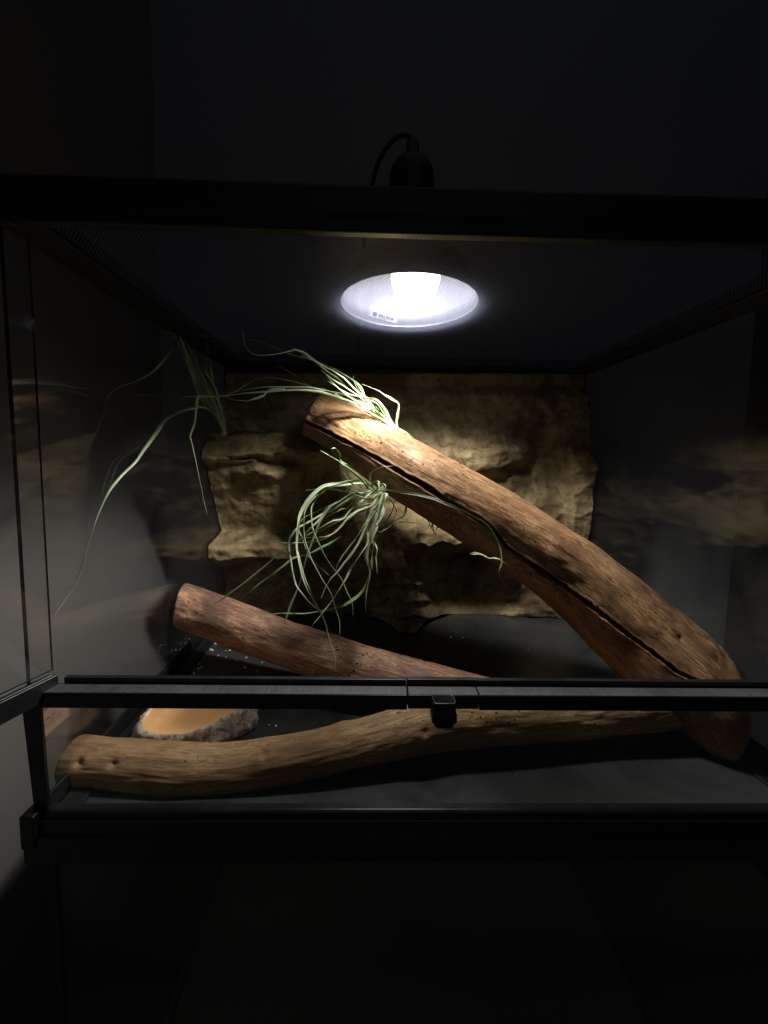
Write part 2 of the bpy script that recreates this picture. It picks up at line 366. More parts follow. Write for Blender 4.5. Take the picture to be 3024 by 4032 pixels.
# corner posts of the lower window
mb = MB()
ax, bx_ = P(152, 2800, YF)[0], P(110, 3200, YF)[0]
def slab(mb, x0, x1, x0t, x1t, y0, y1, z0, z1):
    mb.hexa([(x0, y0, z0), (x1, y0, z0), (x1, y1, z0), (x0, y1, z0), (x0t, y0, z1), (x1t, y0, z1), (x1t, y1, z1), (x0t, y1, z1)])
pb0, pb1 = P(136, 3180, YF)[0], P(192, 3180, YF)[0]; pt0, pt1 = P(88, 2795, YF)[0], P(158, 2795, YF)[0]
slab(mb, pb0, pb1, pt0, pt1, YF-0.001, YF+0.0035, FT+.0003, R0_-.0003)
mb.build('corner_post', M_BLACK, tank, bevel=0.0008)
mb = MB(); mb.box(fx1-0.022, fx1-0.006, YF-0.001, YF+0.0035, FT+.0003, R0_-.0003); mb.build('corner_post', M_BLACK, tank, bevel=0.0008)
# front rail: lip behind, scuffed ledge, face in front; three lengths with the lock plate in the middle
rail_x = [fxp, P(1603, 2700, .378)[0], P(1878, 2700, .378)[0], fx1]
rail = thing('front_rail', None, None, (0, 0, 0)); rail.parent = tank
rail.location = (-tank.location[0], -tank.location[1], 0)
for k in range(3):
    a, b_ = rail_x[k]+0.0004*(k > 0), rail_x[k+1]-0.0004*(k < 2)
    drop = 0.0012 if k != 1 else 0.0
    nm = 'rail_bar' if k != 1 else 'lock_plate'
    mb = MB()
    mb.box(a, b_, YF-0.004, YF+0.0125, R0_-drop, R1-.0005)
    mb.box(a+(0.032 if k == 0 else 0), b_, YF+0.0128, YF+0.0185, R0_, RL-drop*0.4)
    o = mb.build(nm, M_BLACK, rail, bevel=0.0007)
    mb = MB(); mb.box(a+0.001+(0.018 if k == 0 else 0), b_-0.0005, YF-0.0032, YF+0.0122, R1-.0006, R1); mb.build('ledge', M_SCUFF, rail)
# lock knob: square open ring on top of a tapered barrel
kx, ky = P(1748, 2745, YF-0.012)[0], YF-0.012
def rrect(w, h, r, n=6):
    pts = []
    for cx_, cy_, a0 in ((w-r, h-r, 0), (-w+r, h-r, 90), (-w+r, -h+r, 180), (w-r, -h+r, 270)):
        for i in range(n+1):
            a = math.radians(a0+90*i/n); pts.append((cx_+r*math.cos(a), cy_+r*math.sin(a)))
    return pts
def loft(rings, close_top=True, close_bot=True):
    v = []; f = []; n = len(rings[0])
    for r in rings: v += r
    for i in range(len(rings)-1):
        for k in range(n): f.append((i*n+k, i*n+(k+1) % n, (i+1)*n+(k+1) % n, (i+1)*n+k))
    if close_bot: f.append(tuple(range(n))[::-1])
    if close_top: f.append(tuple((len(rings)-1)*n+k for k in range(n)))
    return v, f
rings = []
for w, h, z in ((0.0080, 0.006, R1-.0253), (0.0095, 0.0072, R1-.0233), (0.0095, 0.0075, R1-.0193), (0.0122, 0.0085, R1-.0183), (0.0122, 0.0085, R1-.0108), (0.0112, 0.0075, R1-.0088),
                (0.0112, 0.0075, R1), (0.0112, 0.0075, R1+.0012), (0.0098, 0.0060, R1+.0012), (0.0094, 0.0056, R1-.0072)):
    rings.append([(kx+x, ky+y, z) for x, y in rrect(w, h, 0.0028)])
v, f = loft(rings); kn = mesh_obj('lock_knob', v, f, M_BLACK, rail, True)
# top frame
zt0, zt1 = 0.592, 0.646
zt1 = P(1450, 722, YF-.006)[2]
prof = [(YF+0.008, zt0), (YF+0.008, zt1), (YF-0.004, zt1), (YF-0.008, zt1-0.004), (YF-0.008, zt0+0.014), (YF-0.003, zt0+0.008), (YF-0.003, zt0+0.002), (YF-0.001, zt0)]
mb = MB(); mb.extrude(prof[::-1], XLF-0.014, XR+0.014); mb.build('top_frame', M_BLACK, tank, bevel=0.0012)
mb = MB()
sw = 0.034
mb.hexa([(XLF-.013, YF+.0085, ZT-.002), (XLF+sw-.006, YF+.0085, ZT-.002), (XLB+sw, YB+.01, ZT-.002), (XLB-.012, YB+.01, ZT-.002),
         (XLF-.013, YF+.0085, zt1-.01), (XLF+sw-.006, YF+.0085, zt1-.01), (XLB+sw, YB+.01, zt1-.01), (XLB-.012, YB+.01, zt1-.01)])
mb.box(XR-sw, XR+0.013, YF+0.0085, YB+0.010, ZT-0.002, zt1-.01)
mb.box(XLB+sw+.001, XR-sw-.001, YB-0.035, YB+0.010, ZT-0.002, zt1-.01)
mb.box(XLF+sw-.002, XR-sw-.001, YF+0.0085, YF+0.020, ZT-0.001, zt1-.01)
mb.build('lid_frame', M_FRAME, tank, bevel=0.0012)
MZ = ZT+0.003
mesh_obj('mesh_lid', [(XLF+sw-.012, YF+.018, MZ), (XR-sw+.004, YF+.018, MZ), (XR-sw+.004, YB-.031, MZ), (XLB+sw-.004, YB-.031, MZ)], [(0, 1, 2, 3)], M_MESH, tank)
# the left door, swung open towards the camera
hx, hy = P(222, 2655, YF+0.014)[0], YF+0.012
dv = np.array([-0.30, -0.954]); dv /= np.linalg.norm(dv); dn = np.array([-dv[1], dv[0]])*-1
door = thing('glass_door', None, None, (0, 0, 0)); door.parent = tank; door.location = (-tank.location[0], -tank.location[1], 0)
def dpt(s, t, z): return (hx+dv[0]*s+dn[0]*t, hy+dv[1]*s+dn[1]*t, z)
LEN = 0.415
pane('door_glass', [dpt(0.001, 0, 0.168), dpt(LEN, 0, 0.168), dpt(LEN, 0, 0.590), dpt(0.001, 0, 0.590)], 0.003, (dn[0], dn[1], 0), door, M_GLASS)
def dbox(mb, s0, s1, t0, t1, z0, z1):
    mb.hexa([dpt(s0, t0, z0), dpt(s1, t0, z0), dpt(s1, t1, z0), dpt(s0, t1, z0), dpt(s0, t0, z1), dpt(s1, t0, z1), dpt(s1, t1, z1), dpt(s0, t1, z1)])
DZ = P(215, 2652, hy)[2]
mb = MB(); dbox(mb, 0.0, LEN, 0.0035, 0.008, DZ-.021, DZ-.002); dbox(mb, 0.0, LEN, -0.005, -0.0005, DZ-.021, DZ); dbox(mb, 0.0, LEN, -0.0005, 0.0035, DZ-.021, DZ-.005)
mb.build('door_rail', M_BLACK, door, bevel=0.0009)
# small printed label on the outside of the left pane
lc = PX(232, 2818, xl(.43)-0.0)
lx = xl(lc[1])-0.0048
def lab(y0, y1, z0, z1, t): 
    return [(lx-t+(xl(y0)-xl(lc[1])), y0, z0), (lx-t+(xl(y1)-xl(lc[1])), y1, z0), (lx-t+(xl(y1)-xl(lc[1])), y1, z1), (lx-t+(xl(y0)-xl(lc[1])), y0, z1)]
ls = mesh_obj('glass_label', lab(lc[1]-.024, lc[1]+.020, lc[2]-.014, lc[2]+.014, 0.0), [(0, 1, 2, 3)], M_PINK, tank); ls['label'] = 'pale pink printed label on the left pane'
vv = []; ff = []
for row, (z, hgt, words) in enumerate(((lc[2]+.004, .0016, (4, 6, 4)), (lc[2]-.001, .0009, (8, 7, 9)), (lc[2]-.0045, .0009, (6, 9, 7)))):
    y = lc[1]-.019
    for wd in words:
        for k in range(wd):
            q = lab(y, y+.0008, z-hgt, z+hgt*rnd.uniform(.4, 1), -0.0002); i = len(vv); vv += q; ff.append((i, i+1, i+2, i+3)); y += .0011
        y += .0022
mesh_obj('label_print', vv, ff, M_INK2, ls)

# ------------------------------------------------------------------ lower terrarium underneath
low = thing('terrarium', 'unlit lower glass terrarium standing beneath the lit one', 'terrarium', (0.08, 0.66, ZLOW))
z0, z1 = ZLOW+0.055, -0.012
pane('side_glass', [(XLF+.012, YF+0.006, z0), (XLB, YB, z0), (XLB, YB, z1), (XLF+.012, YF+0.006, z1)], G, (-1, 0, 0), low, M_GLASS)
pane('side_glass', [(XR, YF+0.006, z0), (XR, YB, z0), (XR, YB, z1), (XR, YF+0.006, z1)], G, (1, 0, 0), low, M_GLASS)
pane('front_glass', [(XLF+.017, YF+0.004, z0), (XR-.002, YF+0.004, z0), (XR-.002, YF+0.004, z1), (XLF+.017, YF+0.004, z1)], G, (0, 1, 0), low, M_FRONT)
mb = MB(); mb.box(XLB, XR, YB+0.001, YB+0.006, z0, z1); mb.build('back_panel', M_GREY, low)
mb = MB(); mb.box(XLB+.001, XR-.001, YF+0.010, YB, z0-.01, z0); mb.build('base_sheet', M_GREY, low)
mb = MB(); mb.box(XLB-.01, XR+.012, YF-0.006, YB+0.012, ZLOW, z0-.0105); mb.build('bottom_frame', M_BLACK, low, bevel=.002)
mb = MB(); mb.box(XLF-.002, XR+.012, YF-0.005, YF+0.003, -0.0165, -0.0048); mb.box(XLB-.01, XR+.012, YF+0.011, YB+0.012, -0.0110, -0.0072)
mb.build('top_frame', M_FRAME, low, bevel=.001)
mb = MB(); mb.box(XLF+.0105, XLF+.0165, YF+0.003, YF+0.0055, z0, z1-.006); mb.build('corner_strip', M_BLACK, low)

# ------------------------------------------------------------------ foam rock background
def foam_p(u, v):
    w = 18*nz(u/140, v/140, 3.1, 3); w2 = 14*nz(u/90, v/90, 9.7, 3)
    u2, v2 = u+w, v+w2
    p = 0.030
    # left block: shelf face, groove, nose, waist, lower ledge
    L1 = 1-sst(1130, 1420, u2)
    a = sst(1690, 1708, v2)*0.066 + sst(1700, 1792, v2)*0.049
    gw = 9+13*sst(980, 1100, u2)
    a -= 0.022*np.exp(-((v2-(1800+14*sst(950, 1120, u2)))/gw)**2)*sst(860, 960, u2)*(1-sst(1120, 1240, u2))
    a += 0.034*np.exp(-(((u2-1010)/75)**2+((v2-1855-0.0016*(u2-1000)**2)/26)**2))
    a -= 0.030*sst(1800, 1830, v2) + 0.045*sst(1850, 2040, v2)
    a -= 0.022*sst(2010, 2090, v2)
    a += sst(2085, 2165, v2)*0.075*(1-sst(1120, 1330, u2)*0.7)
    a -= sst(2195, 2228, v2)*0.078
    p += L1*a
    # right upper bulge
    R1 = sst(1380, 1560, u2)
    p += R1*0.030*np.exp(-(((v2-1790)/150)**2))*(1-0.45*sst(1950, 2050, u2))
    p += 0.022*np.exp(-(((u2-1830)/160)**2+((v2-1790)/80)**2))
    p -= 0.060*np.exp(-(((u2-2125)/80)**2+((v2-1850)/105)**2))
    p += 0.030*sst(1745, 1790, v2+0.10*(u2-1900))*(1-sst(1850, 1900, v2+0.25*(u2-1900)))*sst(1780, 1850, u2)*(1-sst(2050, 2110, u2))
    p += 0.035*sst(2215, 2262, u2)*sst(1700, 1850, v2)*(1-sst(2150, 2260, v2))
    p += 0.03*np.exp(-(((u2-2130)/130)**2+((v2-2020)/110)**2))
    # centre ledge with rough underside
    c = sst(1560, 1640, u2)*(1-sst(1950, 2080, u2))
    edge = 2140+26*nz(u/85, 5.0, 1.0, 2)+6*nz(u/22, 2.0, 1.0, 2)
    p += c*(sst(1940, 2110, v2)*0.098)*(1-sst(edge, edge+34, v))
    p -= c*0.02*sst(2200, 2300, v2)
    # pillar with stepped folds
    pc = np.exp(-((u2-(1585+(v2-2250)*0.12))/(62+max(0, (v2-2150))*0.10))**2)*sst(1980, 2080, v2)
    p += pc*0.092
    st = sst(2190, 2260, v2)*(1-sst(2520, 2580, v2))
    ph = (v2+14*nz(u/60, v/60, 2.2, 2))/64.0
    fr_ = ph-math.floor(ph)
    p += pc*st*0.030*(fr_**2)
    # undercut at the foot
    p -= 0.012*sst(2230, 2330, v2)
    # creases and wrinkles
    wr = sst(1880, 1980, u2)*sst(1780, 1880, v2)
    rd = 1-abs(nz(u/110, v/55, 7.7, 2))*2.2
    p += (0.002+0.0035*wr)*rd
    p += 0.005*nz(u/130, v/90, 1.3, 2)+0.0035*nz(u/52, v/40, 6.1, 3)+0.0009*nz(u/24, v/20, 4.3, 3)
    # top: foam thins out to a rounded top edge
    p -= 0.030*(1-sst(1500, 1570, v2))
    return max(0.006, p)
nu, nv = 420, 300
us = np.linspace(700, 2400, nu); vs = np.linspace(1470, 2500, nv)
V = []; Fc = []
for j, v_ in enumerate(vs):
    for i, u_ in enumerate(us):
        Y = YB-foam_p(u_, v_); q = P(u_, v_, Y)
        q[0] = min(max(q[0], xl(Y)+0.002), XR-0.002)
        q[2] = min(max(q[2], 0.0008), ZT-0.004)
        V.append(q)
for j in range(nv-1):
    for i in range(nu-1):
        a = j*nu+i; Fc.append((a, a+nu, a+nu+1, a+1))
n0 = len(V)                                                  # back face and rim: real thickness
ring = [i for i in range(nu)] + [j*nu+nu-1 for j in range(1, nv)] + [(nv-1)*nu+i for i in range(nu-2, -1, -1)] + [j*nu for j in range(nv-2, 0, -1)]
for r_ in ring:
    q = V[r_].copy(); q[1] = YB-0.0005; V.append(q)
m_ = len(ring)
for k in range(m_): Fc.append((ring[k], ring[(k+1) % m_], n0+(k+1) % m_, n0+k))
Fc.append(tuple(n0+k for k in range(m_)))
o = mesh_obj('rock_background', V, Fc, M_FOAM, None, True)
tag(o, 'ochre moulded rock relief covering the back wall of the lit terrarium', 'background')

# ------------------------------------------------------------------ wood
CAMP = np.array([0, 0, CAM_Z])
def limb(path, name, mat, parent, nseg=200, nang=128, seed=0, rough=0.0016, lump=0.05, knots=(), crack=None, hole=None, end0=0.10, end1=0.3, cutmat=None, tilt0=(0, 0), tilt1=(0, 0), twist=0.0):
    """path: (px, py, Y, radius). The tube is displaced, its ends rounded off and capped."""
    ctrl = np.array([list(P(a, b_, c))+[r] for a, b_, c, r in path])
    q = catmull(ctrl, nseg); c = q[:, :3]; rad = q[:, 3]
    T = np.gradient(c, axis=0); T /= np.linalg.norm(T, axis=1)[:, None]
    s = np.concatenate([[0], np.cumsum(np.linalg.norm(np.diff(c, axis=0), axis=1))]); Lt = s[-1]
    th = np.linspace(0, 2*math.pi, nang, endpoint=False)
    V = []; A = []
    pxc = np.array([proj(p) for p in c])
    for i in range(nseg):
        e1 = CAMP-c[i]; e1 -= T[i]*(e1@T[i]); e1 /= np.linalg.norm(e1)
        e2 = np.cross(T[i], e1);
        if e2@UP < 0: e2 = -e2
        ca = None
        if crack is not None:
            tp = pxc[min(i+1, nseg-1)]-pxc[max(i-1, 0)]; tp /= np.linalg.norm(tp); pp = np.array([tp[1], -tp[0]])
            best = None
            for k in range(len(crack)-1):
                a, b_ = np.array(crack[k][:2], float), np.array(crack[k+1][:2], float)
                d0, d1 = (a-pxc[i])@tp, (b_-pxc[i])@tp
                if d0 <= 0 <= d1 or d1 <= 0 <= d0:
                    u = d0/(d0-d1+1e-12); best = ((a+(b_-a)*u-pxc[i])@pp, crack[k][2]*(1-u)+crack[k+1][2]*u)
            if best is not None:
                half = rad[i]*F_PX/c[i][1]; sg = np.clip(best[0]/half, -.97, .97); ca = (math.asin(sg), best[1]*.78)
        # end rounding
        ef = 1.0
        d0, d1 = s[i]/(rad[0]*0.10), (Lt-s[i])/(rad[-1]*0.14)
        if d0 < 1: ef *= 1-end0*0.35*(1-d0)**2
        if d1 < 1: ef *= 1-end1*0.35*(1-d1)**2
        for t in th:
            x_, y_ = math.cos(t), math.sin(t)
            k = 2.2
            r = rad[i]*ef*(1+lump*nz(x_*k*.6+seed, y_*k*.6, s[i]*9, 3)+lump*0.6*nz(x_*2.2, y_*2.2+seed, s[i]*24, 2))
            r += rough*0.6*nz(x_*4+seed, y_*4, s[i]*16, 4) + rough*0.10*nz(x_*30, y_*30+seed, s[i]*20, 2)
            for (ks, ka, kr, kh) in knots:
                da = (t-ka+math.pi) % (2*math.pi)-math.pi
                dd = math.hypot(da*rad[i], s[i]-ks*Lt)
                r += kh*math.exp(-(dd/kr)**2) - abs(kh)*0.9*math.exp(-(dd/(kr*.32))**2)
            if ca is not None:
                da = (t-ca[0]+math.pi) % (2*math.pi)-math.pi
                dist = da*rad[i] + 0.0010*nz(s[i]*60, seed, 2.0, 3)
                w = ca[1]*(1+0.35*nz(s[i]*45, 3.3, seed, 2))
                if w > 0: r -= min(0.026, w*7)*math.exp(-(dist/w)**6) - 0.0014*math.exp(-((abs(dist)-w*1.5)/(w*.8))**2)
            a = x_*e1+y_*e2
            off = 0.0
            if s[i] < rad[0]*1.6: off += (tilt0[0]*x_+tilt0[1]*y_)*r*(1-s[i]/(rad[0]*1.6))
            if Lt-s[i] < rad[-1]*1.6: off += (tilt1[0]*x_+tilt1[1]*y_)*r*(1-(Lt-s[i])/(rad[-1]*1.6))
            V.append(c[i]+a*r+T[i]*off)
            tw = t+twist*s[i]
            A.append((math.cos(tw)*rad[i], math.sin(tw)*rad[i], s[i]*0.12+seed))
    F = []
    for i in range(nseg-1):
        for k in range(nang):
            a = i*nang+k; b_ = i*nang+(k+1) % nang; F.append((a, b_, b_+nang, a+nang))
    fm = [0]*len(F)
    for base, i in ((0, 0), ((nseg-1)*nang, nseg-1)):
        cc = np.mean([V[k] for k in range(base, base+nang)], axis=0); prev = []
        for k in range(base, base+nang): V.append(V[k].copy()); A.append(A[k]); prev.append(len(V)-1)
        for fct in (0.8, 0.5, 0.2):
            new = []
            for n_, k in enumerate(prev):
                o0 = V[base+n_]; jit = 0.0016*nz(fct*7+seed, math.cos(th[n_])*6, math.sin(th[n_])*6, 3)
                V.append(cc+(np.array(o0)-cc)*fct+T[i]*jit*(1 if i else -1)); A.append((math.cos(th[n_])*rad[i]*fct, math.sin(th[n_])*rad[i]*fct, s[i]*.12+seed)); new.append(len(V)-1)
            for n_ in range(nang):
                qf = (prev[n_], prev[(n_+1) % nang], new[(n_+1) % nang], new[n_]); F.append(qf if i else qf[::-1]); fm.append(1)
            prev = new
        F.append(tuple(prev) if i else tuple(prev[::-1])); fm.append(1)
    return mesh_obj(name, V, F, None, parent, True, mats=[mat, cutmat or M_CUT], fmat=fm, attr=A)

crack = [(1195, 1646, .0026), (1304, 1710, .0036), (1396, 1761, .0034), (1509, 1823, .0033), (1611, 1879, .0036), (1688, 1920, .0040), (1765, 1971, .0036), (1867, 2033, .0040), (1915, 2066, .0034),
         (1966, 2132, .0024), (2033, 2178, .0032), (2165, 2265, .0036), (2265, 2331, .0034), (2364, 2404, .0032), (2497, 2503, .0028), (2596, 2583, .0026), (2696, 2623, .0022), (2795, 2669, .0012), (2860, 2700, .0002)]
logA = limb([(1232, 1630, .812, .0480), (1353, 1692, .752, .0480), (1598, 1851, .645, .0515), (1817, 1978, .612, .0530), (2008, 2098, .597, .0555), (2198, 2225, .583, .0569), (2330, 2332, .570, .0595),
             (2492, 2480, .552, .0640), (2640, 2610, .531, .0660), (2760, 2715, .514, .0625), (2835, 2785, .505, .0570)],
            'cracked_log', M_LOG, None, nseg=420, nang=256, seed=1.7, crack=crack, lump=0.03, rough=0.0022,
            knots=[(0.42, -0.05, 0.010, 0.0035), (0.63, -0.75, 0.016, 0.004), (0.86, 0.55, 0.012, -0.0015), (0.25, 0.2, 0.007, 0.002)], tilt0=(0.85, 0.0), tilt1=(0.2, -0.8), twist=0.15)
tag(logA, 'thick reddish brown log with a long dark crack, leaning up under the lamp', 'log')
# forked branch: two limbs joined at the right
br = thing('forked_branch', 'forked branch lying behind the front rail, one arm raised, one arm low', 'branch', tuple(PZ(2000, 2900, 0)))
limb([(712, 2380, .690, .0385), (850, 2430, .672, .0375), (1000, 2488, .650, .0365), (1250, 2575, .615, .0350), (1500, 2655, .582, .0340), (1750, 2725, .545, .0335), (2000, 2785, .515, .0320), (2140, 2800, .506, .025)],
     'upper_limb', M_BR2, br, nseg=240, nang=128, seed=4.4, rough=0.0018, lump=0.06, knots=[(0.42, -0.35, 0.006, 0.003), (0.62, 0.9, 0.016, 0.005), (0.10, 0.8, 0.012, .003)], tilt0=(0.35, -0.30), twist=0.3)
limb([(286, 2994, .450, .0268), (450, 3008, .446, .0268), (700, 3032, .441, .0285), (880, 3030, .442, .0276), (1040, 3008, .446, .0272), (1200, 2975, .450, .0258), (1400, 2928, .460, .0262), (1560, 2888, .472, .0285),
      (1750, 2848, .484, .0310), (2000, 2820, .496, .0335), (2250, 2805, .506, .0325), (2460, 2790, .510, .0310), (2600, 2778, .512, .0300), (2720, 2755, .520, .0270)],
     'lower_limb', M_BR, br, nseg=330, nang=140, seed=8.2, rough=0.0014, lump=0.035, knots=[(0.03, -0.05, 0.006, -0.004), (0.08, 0.0, 0.005, -0.003), (0.52, -0.2, 0.016, 0.004), (0.29, 0.3, 0.018, 0.0028), (0.40, 1.1, 0.012, 0.003)], tilt0=(0.05, 0.0), twist=0.3)

# ------------------------------------------------------------------ water dish
dc = np.array([-0.247, 0.532, 0.0])
dish = thing('water_dish', 'small rock rimmed dish with a bright orange basin behind the low branch', 'dish', tuple(dc))
na = 160
def rim(t):
    cx_, sx_ = math.cos(t), math.sin(t)
    r = 1+0.07*math.cos(3*t+0.6)+0.05*math.sin(5*t+1.0)+0.03*nz(cx_*3, sx_*3, 2.2, 3)
    return 0.076*r*cx_, 0.053*r*sx_
def rl(t): return 0.98-0.46*max(0, math.cos(t+1.95))**2+0.08*nz(math.cos(t)*2.5, math.sin(t)*2.5, 6, 3)
prof = [(1.00, 0.001, 1), (1.04, 0.007, 1), (1.02, 0.014, 1), (0.99, 0.022, 1), (0.975, 0.030, 1), (0.95, 0.035, .8), (0.91, 0.0375, .5), (0.875, 0.037, .3)]
V = []; Fc = []
for pf, z, k in prof:
    for i in range(na):
        t = 2*math.pi*i/na; x, y = rim(t)
        lift = rl(t)
        d = 1+k*(0.055*nz(math.cos(t)*9, math.sin(t)*7, z*160, 4)+0.035*nz(math.cos(t)*26, math.sin(t)*20, z*400, 2))
        if pf < 0.9: d = 1
        V.append((dc[0]+x*pf*d, dc[1]+y*pf*d, max(.0006, z*lift*(1+k*0.09*nz(math.cos(t)*16, math.sin(t)*16, z*90, 2)))))
for r_ in range(len(prof)-1):
    for i in range(na): a = r_*na+i; b_ = r_*na+(i+1) % na; Fc.append((a, b_, b_+na, a+na))
mesh_obj('rock_rim', V, Fc, M_ROCK, dish, True)
V = []; Fc = []
pr2 = [(0.885, 0.0365), (0.84, 0.034), (0.80, 0.028), (0.76, 0.021), (0.70, 0.0155), (0.60, 0.0125), (0.40, 0.0115), (0.15, 0.011)]
for pf, z in pr2:
    for i in range(na):
        t = 2*math.pi*i/na; x, y = rim(t); lift = 1+(rl(t)-1)*min(1, max(0, (z-.012)/.02))
        V.append((dc[0]+x*pf, dc[1]+y*pf, z*lift))
for r_ in range(len(pr2)-1):
    for i in range(na): a = r_*na+i; b_ = r_*na+(i+1) % na; Fc.append((a, b_, b_+na, a+na))
Fc.append(tuple((len(pr2)-1)*na+i for i in range(na)))
mesh_obj('basin', V, Fc, M_ORANGE, dish, True)

# ------------------------------------------------------------------ plants
def blade(path, parent, mat=M_LEAF, w=0.0042, n=64, twist=2.0, ph=None, seed=0.0, tipw=0.12, kink=0.0):
    """a curling strap leaf: V-shaped ribbon with two sides, tapering to the tip"""
    pts = catmull([P(*p) for p in path], n)
    sd = rnd.uniform(0, 99); ph = rnd.uniform(0, 6.28) if ph is None else ph
    T = np.gradient(pts, axis=0); T /= (np.linalg.norm(T, axis=1)[:, None]+1e-9)
    V = []; A = []; s = 0
    for i in range(n):
        t = i/(n-1)
        if i: s += np.linalg.norm(pts[i]-pts[i-1])
        e1 = CAMP-pts[i]; e1 -= T[i]*(e1@T[i]); e1 /= np.linalg.norm(e1); e2 = np.cross(T[i], e1)
        an = ph+twist*math.sin(t*6.3+sd)*1.1+twist*t*1.0
        wd = math.cos(an)*e2+math.sin(an)*e1; nn = np.cross(T[i], wd)
        ww = w*0.70*(min(1, 0.55+t*3)*(1-t)**0.6*(1-tipw)+tipw*(1-t)**.3)*(1+0.18*math.sin(t*23+sd))
        jt = 0.0009*nz(t*9+sd, 1, 1, 2)*e2
        for k, (a, h) in enumerate(((-1, 0.35), (-.5, 0.06), (0, -.10), (.5, 0.06), (1, 0.35))):
            V.append(pts[i]+jt+wd*a*ww+nn*h*ww)
        for k, (a, h) in enumerate(((1, 0.32), (.5, -0.10), (0, -.32), (-.5, -0.10), (-1, 0.32))):
            V.append(pts[i]+jt+wd*a*ww*0.97+nn*h*ww-nn*0.00012)
        A += [(k*.0008, 0, s*.05) for k in range(10)]
    F = []
    for i in range(n-1):
        for k in range(10): a = i*10+k; b_ = i*10+(k+1) % 10; F.append((a, b_, b_+10, a+10))
    F.append(tuple(range(9, -1, -1))); F.append(tuple((n-1)*10+k for k in range(10)))
    return mesh_obj('leaf', V, F, mat, parent, True, attr=A)
def c4(pts, Y0, Y1):
    n = len(pts)
    return [(700+x/1.475, 1200+y/1.475, Y0+(Y1-Y0)*i/(n-1)) for i, (x, y) in enumerate(pts)]
def c8(pts, Y0, Y1):
    n = len(pts)
    return [(300+x/2.37, 900+y/2.37, Y0+(Y1-Y0)*i/(n-1)) for i, (x, y) in enumerate(pts)]

